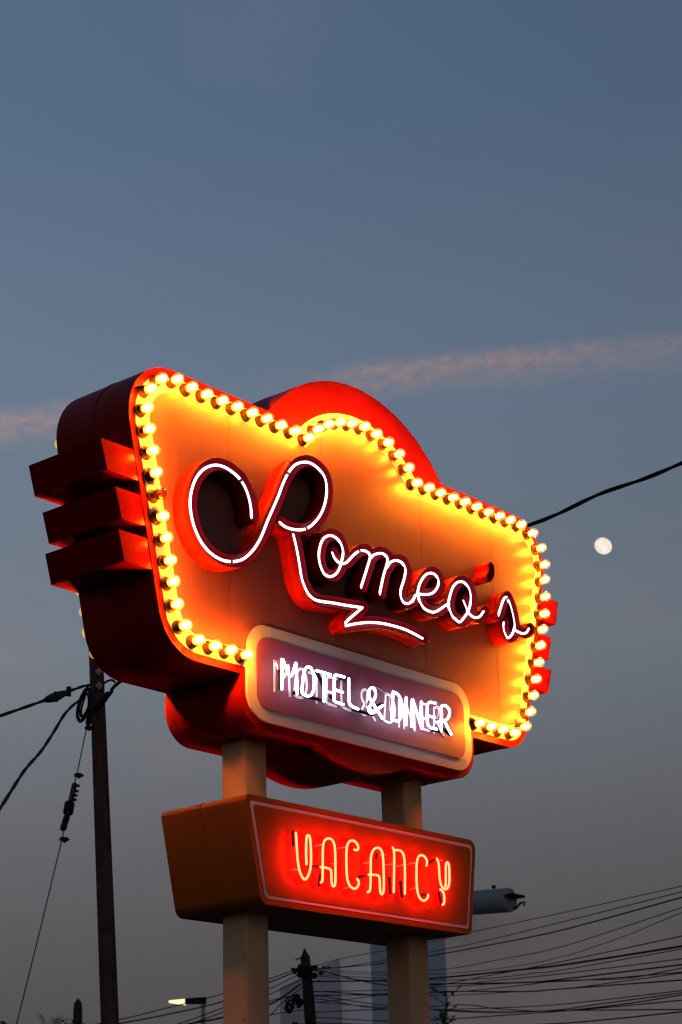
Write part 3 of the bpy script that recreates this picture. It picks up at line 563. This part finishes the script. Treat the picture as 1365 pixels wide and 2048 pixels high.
for k in range(9):
    c = at2(random.uniform(-.52, -.18), random.uniform(-1.5, -1.1), .2)
    mb.tube(catmull([c + R_*(.12*math.cos(a))*random.uniform(.2, 1.1) + Vector((0, 0, .13*math.sin(a)*random.uniform(.3, 1.1))) for a in (0, 1.2, 2.4, 3.6, 4.8, 6.2)], 4), random.uniform(.02, .05), 6)
mb.build('cable_tangle', BLACK, far)

def line(pts, r, lab, grp, name='overhead_line', mat=None):
    o = MB().tube(catmull(pts, 7), r, 6).build(name, mat or BLACK, None, origin=pts[0], smooth=60)
    return tag(o, lab, 'cable', grp)
RL = ['topmost thin line rising from the far pole past the water tank', 'second thin line below the water tank, rising to the right edge', 'thicker third line rising rightward across the pale building',
      'fourth thin line crossing the pale building below the thicker one', 'thin line sagging then curving up steeply at the right edge', 'line crossing up through the others just above the thickest black cable',
      'thickest black cable of the bundle on the right', 'thin line hugging the underside of the thickest black cable']
for i, w in enumerate(WIRES_R):
    lab = RL[i] if i < len(RL) else ('lowest line of the bundle, dipping below the frame before rising right' if i == len(WIRES_R)-1 else 'thin dark line in the tangled lower bundle right of the beige posts')
    line(w, {6: .022, 2: .015, 9: .016, 13: .015, 0: .009, 1: .010, 3: .009, 4: .008}.get(i, random.uniform(.010, .0145)), lab, 'overhead lines from the far pole to the right', mat=FARWIRE if i in (0, 1, 2, 3, 4, 8, 15) else BLACK)
for i, w in enumerate(WIRES_L):
    line(w, {3: .026, 1: .018}.get(i, .014), 'thick black line passing under the street lamp' if i == 3 else ('topmost line falling left past the street lamp' if i == 0 else 'thin dark line falling left from the far pole'), 'overhead lines from the far pole to the left')
# dangling bit of cord caught on the lines
# third pole
q0, q1 = Vector(POLE3[0]), Vector(POLE3[1])
third = thing('utility_pole', 'tip of a far pointed pole beside dark leaves at the bottom left edge', 'utility pole', (q1.x, q1.y, 0))
MB().lathe([(0, .19), (q0.z-.22, .07*2), (q0.z-.05, .06*2), (q0.z+.10, .01)], (q0.x, q0.y, 0), (0, 0, 1), 12).build('shaft', CONCRETE, third)

# ------------------------------------------------------------------ street lamp
l0, l1, l2, l3 = (Vector(p) for p in LAMP)
lamp = thing('street_lamp', 'lit street lamp with a flat head, far off between the two poles', 'street lamp', (l3.x, l3.y, 0))
MB().lathe([(0, .11), (3, .085), (l3.z, .07), (l2.z-.06, .062)], (l3.x, l3.y, 0), (0, 0, 1), 12).build('pole', paint('lamp_pole_paint', (.32, .24, .17), .6), lamp)
dirv = (l0-l2).normalized(); up = Vector((0, 0, 1)); sd = dirv.cross(up).normalized()
def slab(a, b, w0, w1, h0, h1, name, mat):
    vs = []
    for p, w, h in ((a, w0, h0), (b, w1, h1)):
        vs += [p + sd*w - up*h, p - sd*w - up*h, p - sd*w*.7 + up*h, p + sd*w*.7 + up*h]
    MB().add(vs, [(0, 1, 2, 3), (7, 6, 5, 4), (0, 4, 5, 1), (1, 5, 6, 2), (2, 6, 7, 3), (3, 7, 4, 0)]).build(name, mat, lamp)
slab(l2, l1 + up*.0, .10, .17, .10, .075, 'housing', BLACK)
slab(l1, l0, .17, .07, .075, .015, 'head_shell', BLACK)
slab(l1 - up*.02, l0 + dirv*.02 - up*.012, .19, .09, .078, .03, 'lens', glow('sodium_lens', (1., .78, .38), 1.5))

# ------------------------------------------------------------------ buildings and the tank
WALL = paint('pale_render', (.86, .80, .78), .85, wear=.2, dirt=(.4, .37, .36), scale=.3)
WALL_SHADE = paint('shaded_side_render', (.38, .375, .40), .85, wear=.2, dirt=(.24, .25, .29), scale=.3)  # dimmer bluish copy of the pale wall; side shade is in the colour
a0, a1 = Vector(BLD_A[0]), Vector(BLD_A[1]); u = (a1-a0); u.z = 0; u.normalize(); w = Vector((-u.y, u.x, 0))
if w.dot(Vector((.72, .6, 0))) < 0: w = -w
ba = thing('flat_roofed_building', 'pale flat roofed building behind the lines, carrying the water tank', 'building', (a0.x, a0.y, 0))
def block(o, u, w, L, Wd, z0, z1, name, mat, parent):
    vs = [o+u*a+w*b for a, b in ((0, 0), (L, 0), (L, Wd), (0, Wd))]
    MB().add([(p.x, p.y, z) for z in (z0, z1) for p in vs], [(0, 3, 2, 1), (4, 5, 6, 7), (0, 1, 5, 4), (1, 2, 6, 5), (2, 3, 7, 6), (3, 0, 4, 7)]).build(name, mat, parent)
block(a0, u, w, 26, BLD_A_W, 0, a0.z, 'wall', WALL, ba)
block(a0 - u*.06, -w*0+u*0+w, u, BLD_A_W-.1, .055, 0, a0.z-.05, 'side_wall', WALL_SHADE, ba)  # thin sheet over the left face that paints it in shade
block(a0 + u*.1 + w*.1, u, w, 25.8, BLD_A_W-.2, a0.z, a0.z+.02, 'roof', paint('roof_felt', (.08, .08, .085), .9), ba)
b0, b1 = Vector(BLD_B[0]), Vector(BLD_B[1])
bb = thing('gabled_building', 'far building with a shaded blue grey side and a sloping roof edge behind the distant pole', 'building', (b0.x, b0.y, 0))
ub = (b1-b0); ub.z = 0; lb = ub.length; ub.normalize(); wb = Vector((.719, .602, 0)); wb = (wb-ub*wb.dot(ub)).normalized(); ur = -ub
g_ = [(0, 0), (lb, 0), (lb, b1.z), (0, b0.z)]
vs = [b0*0 + Vector((b0.x, b0.y, 0)) + ub*s + up*z + wb*d for d in (0, 8) for s, z in g_]
MB().add(vs, [(0, 1, 2, 3), (7, 6, 5, 4), (0, 4, 5, 1), (1, 5, 6, 2), (2, 6, 7, 3), (3, 7, 4, 0)]).build('side_wall', WALL_SHADE, bb)
vs = [Vector((b0.x, b0.y, 0)) + ur*s + up*z + wb*d for d in (.4, 8) for s, z in ((0.02, 0), (9, 0), (9, b0.z-.25), (0.02, b0.z-.25))]
MB().add(vs, [(0, 1, 2, 3), (7, 6, 5, 4), (0, 4, 5, 1), (1, 5, 6, 2), (2, 6, 7, 3), (3, 7, 4, 0)]).build('front_wall', WALL, bb)

t0, t1 = Vector(TANK[0]), Vector(TANK[1]); axt = (t1-t0).normalized()
TANKM = paint('tank_enamel', (.17, .20, .225), .5, wear=.2, dirt=(.12, .13, .14))
tank = thing('water_tank', 'grey white cylindrical water tank lying on the pale flat roof', 'water tank', (t0.x, t0.y, a0.z+.02))
MB().lathe([(-.02, .40), (0, .45), (.06, .47), (2.75, .47), (2.8, .45), (2.83, .40)], t0, axt, 28).build('tank_body', TANKM, tank)
MB().lathe([(-.045, .02), (-.045, .33), (-.02, .36), (-.015, .36)], t0, axt, 28).build('end_cap', TANKM, tank)
for s in (.5, 2.2):
    c = t0 + axt*s; MB().box(c.x-.32, c.x+.32, c.y-.08, c.y+.08, a0.z+.021, t0.z-.28).build('cradle', BLACK, tank)
MB().tube([t0+Vector((.12, -.14, -.34)), t0+Vector((.26, -.30, -.12)), t0+Vector((.36, -.42, -.10)), t0+Vector((.34, -.40, -.20))], .045, 6).build('bracket', BLACK, tank)
MB().box(t0.x-.4, t0.x+.42, t0.y-.42, t0.y+.3, a0.z+.021, a0.z+.12).build('stand', BLACK, tank)
for s in (.75, 2.4):
    c = t0+axt*s+Vector((0, 0, .45)); MB().lathe([(0, .05), (.06, .05), (.08, .09), (.16, .08), (.18, .03)], c, (0, 0, 1), 8).build('valve', BLACK, tank)

# ------------------------------------------------------------------ plants peeping over the bottom edge
LEAF = paint('dark_leaf', (.022, .034, .016), .6, wear=.4, dirt=(.01, .014, .008))
BARK = paint('bark', (.05, .04, .03), .9)
def palm(loc, hh):
    t = thing('palm_tree', 'palm with upright fronds just peeping over the bottom edge, left of the leaning pole', 'palm', (loc[0], loc[1], 0))
    c = Vector((loc[0], loc[1], hh))
    MB().lathe([(0, .22), (hh*.3, .16), (hh, .13)], (c.x, c.y, 0), (0, 0, 1), 10).build('trunk', BARK, t)
    mb = MB()
    for k in range(26):
        a = random.uniform(0, 2*PI); e = random.uniform(.15, 1.45); L = random.uniform(1.2, 1.7)
        d = Vector((math.cos(a)*math.cos(e), math.sin(a)*math.cos(e), math.sin(e))); P = [c + d*L*s + Vector((0, 0, -.55*(L*s)**2*math.cos(e))) for s in (0, .25, .5, .75, 1)]
        s_ = d.cross(up).normalized()
        for i in range(1, 5):
            for sg in (-1, 1):
                for q in range(3):
                    b = P[i-1].lerp(P[i], q/3); tip = b + (P[i]-P[i-1]).normalized()*.22 + s_*sg*.22 - up*.07
                    mb.add([b-up*.012, b+up*.012, tip], [(0, 1, 2)])
        mb.tube(P, [.02, .017, .014, .01, .005], 4)
    mb.build('crown', LEAF, t, smooth=0)
palm(PALM, PALM[2]-1.0)
def bush(loc, rad, lab, name='shrub', n=420):
    t = thing(name, lab, 'bush' if name == 'shrub' else 'tree', (loc[0], loc[1], 0)); hh = loc[2]
    mb = MB(); mb.tube([(loc[0], loc[1], 0), (loc[0]+.06, loc[1], hh*.5), (loc[0], loc[1], hh-rad)], [.09, .07, .04], 7)
    for k in range(6):
        a = random.uniform(0, 6.28); mb.tube([(loc[0], loc[1], hh-rad*1.6), (loc[0]+math.cos(a)*rad*.6, loc[1]+math.sin(a)*rad*.6, hh-rad*random.uniform(.3, 1.1))], [.03, .012], 5)
    mb.build('trunk', BARK, t)
    mb = MB()
    for k in range(n):
        d = Vector((random.gauss(0, 1), random.gauss(0, 1), random.gauss(0, 1))).normalized()*rad*random.uniform(.35, 1)
        c = Vector((loc[0], loc[1], hh-rad)) + Vector((d.x, d.y, d.z*random.uniform(.8, 1.1))); s = random.uniform(.06, .13)
        a = Vector((random.gauss(0, 1), random.gauss(0, 1), random.gauss(0, 1))).normalized(); b = a.orthogonal().normalized()
        mb.add([c-a*s, c+b*s*.45, c+a*s, c-b*s*.45], [(0, 1, 2, 3)])
    mb.build('crown', LEAF, t, smooth=0)
bush(BUSH_L, .55, 'dark bush top in the bottom left corner of the view')
bush(BUSH_P, .5, 'dark leaves against the tip of the far pointed pole')
s0, s1 = Vector(SLIM[0]), Vector(SLIM[1])
sl = thing('slender_tree', 'thin leafy sapling rising beside the right beige post in front of the pale building', 'tree', (s1.x, s1.y, 0))
mb = MB().tube([(s1.x, s1.y, 0), (s1.x, s1.y, s1.z), s0-up*.2, s0], [.07, .045, .02, .01], 6); leaf = MB()
for k in range(34):
    z = random.uniform(s1.z-1.2, s0.z+.05); b = Vector((s1.x, s1.y, 0)).lerp(Vector((s0.x, s0.y, 0)), (z-s1.z)/(s0.z-s1.z)); b.z = z
    a = random.uniform(0, 6.28); L = random.uniform(.12, .5); e = b + Vector((math.cos(a)*L, math.sin(a)*L, L*random.uniform(.3, .9)))
    mb.tube([b, e], [.012, .004], 4)
    for q in range(5):
        c = b.lerp(e, random.uniform(.3, 1.05)); d = Vector((random.gauss(0, 1), random.gauss(0, 1), random.gauss(0, 1))).normalized(); o_ = d.orthogonal().normalized(); s = random.uniform(.04, .085)
        leaf.add([c-d*s, c+o_*s*.5, c+d*s, c-o_*s*.5], [(0, 1, 2, 3)])
mb.build('trunk', BARK, sl); leaf.build('crown', LEAF, sl, smooth=0)

# ------------------------------------------------------------------ moon
def moon():
    me = bpy.data.meshes.new('moon'); bm = bmesh.new(); bmesh.ops.create_uvsphere(bm, u_segments=48, v_segments=32, radius=1); bm.to_mesh(me); bm.free()
    me.polygons.foreach_set('use_smooth', [True]*len(me.polygons))
    m = glow('moon_glow', (1., .86, .70), 1.); nt = m.node_tree; N = nt.nodes
    tc = N.new('ShaderNodeTexCoord'); t = N.new('ShaderNodeTexNoise'); t.inputs['Scale'].default_value = 1.7; t.inputs['Detail'].default_value = 3
    r = N.new('ShaderNodeValToRGB'); r.color_ramp.elements[0].position = .42; r.color_ramp.elements[0].color = (.90, .77, .62, 1); r.color_ramp.elements[1].position = .60; r.color_ramp.elements[1].color = (1., .90, .78, 1)
    nt.links.new(tc.outputs['Object'], t.inputs['Vector']); nt.links.new(t.outputs['Fac'], r.inputs['Fac']); nt.links.new(r.outputs['Color'], N['Emission'].inputs['Color'])
    me.materials.append(m); o = bpy.data.objects.new('moon', me); put(o, MOON)
    d = Vector(MOON)-Vector(CAM['C']); k = d.length/CAM['f']
    o.scale = (17.6*k, 17.6*k, 16.0*k)
    R = CAM['R']; rt = Vector(R[0]); dn = Vector(R[1]); lo = (dn*.8 - rt*.6).normalized()      # dark limb faces lower left
    o.rotation_euler = lo.to_track_quat('Z', 'Y').to_euler()
    tag(o, 'pale nearly full moon low in the sky right of the sign', 'moon')
moon()

# ------------------------------------------------------------------ ground
gm = paint('asphalt', (.05, .05, .05), .9, wear=.5, dirt=(.03, .03, .03), bump=.4, scale=1.2)
tag(MB().add([(-2500, -2500, 0), (2500, -2500, 0), (2500, 2500, 0), (-2500, 2500, 0)], [(0, 1, 2, 3)]).build('ground', gm, smooth=0), kind='structure')

# ------------------------------------------------------------------ sky
wd = bpy.data.worlds.new('World'); sc.world = wd; wd.use_nodes = True
nt = wd.node_tree; N = nt.nodes; Lk = nt.links; bg = N['Background']
def M(op, *a):
    n = N.new('ShaderNodeMath'); n.operation = op
    for i, v in enumerate(a):
        if isinstance(v, (int, float)): n.inputs[i].default_value = v
        else: Lk.new(v, n.inputs[i])
    return n.outputs[0]
tc = N.new('ShaderNodeTexCoord'); sep = N.new('ShaderNodeSeparateXYZ'); Lk.new(tc.outputs['Generated'], sep.inputs[0])
X, Y, Z = sep.outputs
el = M('MULTIPLY', M('ARCSINE', M('MINIMUM', M('MAXIMUM', Z, -1.), 1.)), 180/PI)
az = M('MULTIPLY', M('ARCTAN2', X, Y), 180/PI)
ramp = N.new('ShaderNodeValToRGB'); cr = ramp.color_ramp
stops = SKY
while len(cr.elements) < len(stops): cr.elements.new(.5)
for e_, (d, c) in zip(cr.elements, stops): e_.position = (d+10)/100; e_.color = lin(*c)
Lk.new(M('DIVIDE', M('ADD', el, 10), 100), ramp.inputs['Fac'])
# contrail lit pink, a band along azimuth
c_el = CONTRAIL
azl = M('SUBTRACT', az, 50.)
center = M('ADD', M('ADD', c_el[0], M('MULTIPLY', azl, c_el[1])), M('MULTIPLY', M('MULTIPLY', azl, azl), c_el[2]))
vec = N.new('ShaderNodeCombineXYZ'); Lk.new(M('MULTIPLY', az, .55), vec.inputs[0]); Lk.new(el, vec.inputs[1])
def nz(scale, det=5, rg=.6, off=0):
    t = N.new('ShaderNodeTexNoise'); t.inputs['Scale'].default_value = scale; t.inputs['Detail'].default_value = det; t.inputs['Roughness'].default_value = rg
    mp = N.new('ShaderNodeMapping'); mp.inputs['Location'].default_value = (off, off, 0); Lk.new(vec.outputs[0], mp.inputs['Vector']); Lk.new(mp.outputs['Vector'], t.inputs['Vector']); return t.outputs['Fac']
def sm(x, a, b):
    r = N.new('ShaderNodeMapRange'); r.interpolation_type = 'SMOOTHSTEP'; r.inputs['From Min'].default_value = a; r.inputs['From Max'].default_value = b; Lk.new(x, r.inputs['Value']); return r.outputs['Result']
dv = M('SUBTRACT', el, M('ADD', center, M('MULTIPLY', M('SUBTRACT', nz(2.2), .5), .5)))
upper = M('SUBTRACT', 1., sm(dv, .0, .50)); lower = sm(dv, -1.15, .05)
puff = sm(nz(3.1, 7, .66, 3.), .32, .74)
gap = M('ADD', sm(azl, -1.6, 1.2), M('SUBTRACT', 1., sm(azl, -8.5, -6.5)))
gap = M('MAXIMUM', gap, 0.12)
f1 = M('MULTIPLY', M('MULTIPLY', upper, lower), M('MULTIPLY', M('ADD', .26, M('MULTIPLY', puff, .74)), M('MINIMUM', gap, 1.)))
fade = M('SUBTRACT', 1., M('MULTIPLY', sm(azl, 5., 11.), .35))
f1 = M('MULTIPLY', M('MULTIPLY', f1, fade), .74)
mixc = N.new('ShaderNodeMix'); mixc.data_type = 'RGBA'; Lk.new(f1, mixc.inputs[0]); Lk.new(ramp.outputs['Color'], mixc.inputs[6]); mixc.inputs[7].default_value = lin(160, 133, 129)
# faint high wisps
wis = M('MULTIPLY', M('MULTIPLY', sm(nz(.16, 4, .55, 9.), .50, .75), sm(el, 31., 36.)), .12)
mix2 = N.new('ShaderNodeMix'); mix2.data_type = 'RGBA'; Lk.new(wis, mix2.inputs[0]); Lk.new(mixc.outputs[2], mix2.inputs[6]); mix2.inputs[7].default_value = lin(140, 130, 142)
wis3 = M('MULTIPLY', M('MULTIPLY', sm(nz(.35, 4, .55, 5.), .5, .75), M('MULTIPLY', sm(el, 11., 15.), M('SUBTRACT', 1., sm(el, 17., 20.)))), .22)
mix3 = N.new('ShaderNodeMix'); mix3.data_type = 'RGBA'; Lk.new(wis3, mix3.inputs[0]); Lk.new(mix2.outputs[2], mix3.inputs[6]); mix3.inputs[7].default_value = lin(140, 118, 118)
# warm glow added to the unseen sky behind the viewer, lighting fronts and building
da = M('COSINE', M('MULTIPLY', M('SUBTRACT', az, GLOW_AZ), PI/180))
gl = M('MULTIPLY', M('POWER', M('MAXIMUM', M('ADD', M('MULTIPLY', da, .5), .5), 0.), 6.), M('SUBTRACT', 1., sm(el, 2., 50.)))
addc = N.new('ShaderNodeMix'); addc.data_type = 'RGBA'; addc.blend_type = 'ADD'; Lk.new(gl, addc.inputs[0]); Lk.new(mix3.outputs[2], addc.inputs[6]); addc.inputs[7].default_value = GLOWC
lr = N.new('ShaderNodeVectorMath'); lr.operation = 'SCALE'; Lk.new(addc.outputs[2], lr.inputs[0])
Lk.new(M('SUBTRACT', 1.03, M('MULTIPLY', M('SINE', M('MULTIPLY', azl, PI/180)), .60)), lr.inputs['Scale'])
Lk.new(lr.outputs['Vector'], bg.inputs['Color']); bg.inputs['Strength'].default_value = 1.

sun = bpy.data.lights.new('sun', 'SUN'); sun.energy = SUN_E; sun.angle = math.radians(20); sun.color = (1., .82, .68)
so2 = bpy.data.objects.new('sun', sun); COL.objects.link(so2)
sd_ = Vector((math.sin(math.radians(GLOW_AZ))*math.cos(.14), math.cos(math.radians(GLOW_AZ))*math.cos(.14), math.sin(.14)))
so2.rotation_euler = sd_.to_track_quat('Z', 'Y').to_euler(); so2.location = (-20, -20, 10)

# ------------------------------------------------------------------ camera
cd = bpy.data.cameras.new('camera'); cam = bpy.data.objects.new('camera', cd); COL.objects.link(cam); sc.camera = cam
R = CAM['R']; r, d, f = (Vector(q) for q in R)
cam.matrix_world = Matrix(((r.x, -d.x, -f.x, CAM['C'][0]), (r.y, -d.y, -f.y, CAM['C'][1]), (r.z, -d.z, -f.z, CAM['C'][2]), (0, 0, 0, 1)))
cd.sensor_fit = 'VERTICAL'; cd.sensor_height = 36; cd.lens = 36*CAM['f']/2048; cd.clip_start = .1; cd.clip_end = 20000
cd.dof.use_dof = True; cd.dof.focus_distance = 9.8; cd.dof.aperture_fstop = 8

sc.view_settings.view_transform = 'Standard'; sc.view_settings.look = 'None'; sc.view_settings.exposure = 0; sc.view_settings.gamma = 1
sc.render.engine = 'CYCLES'
cy = sc.cycles
cy.use_denoising = True; cy.filter_width = 1.15
try: cy.denoiser = 'OPENIMAGEDENOISE'
except Exception: pass
cy.use_light_tree = True; cy.max_bounces = 8; cy.diffuse_bounces = 4; cy.glossy_bounces = 4; cy.transparent_max_bounces = 24
cy.sample_clamp_indirect = 6; cy.caustics_reflective = False; cy.caustics_refractive = False
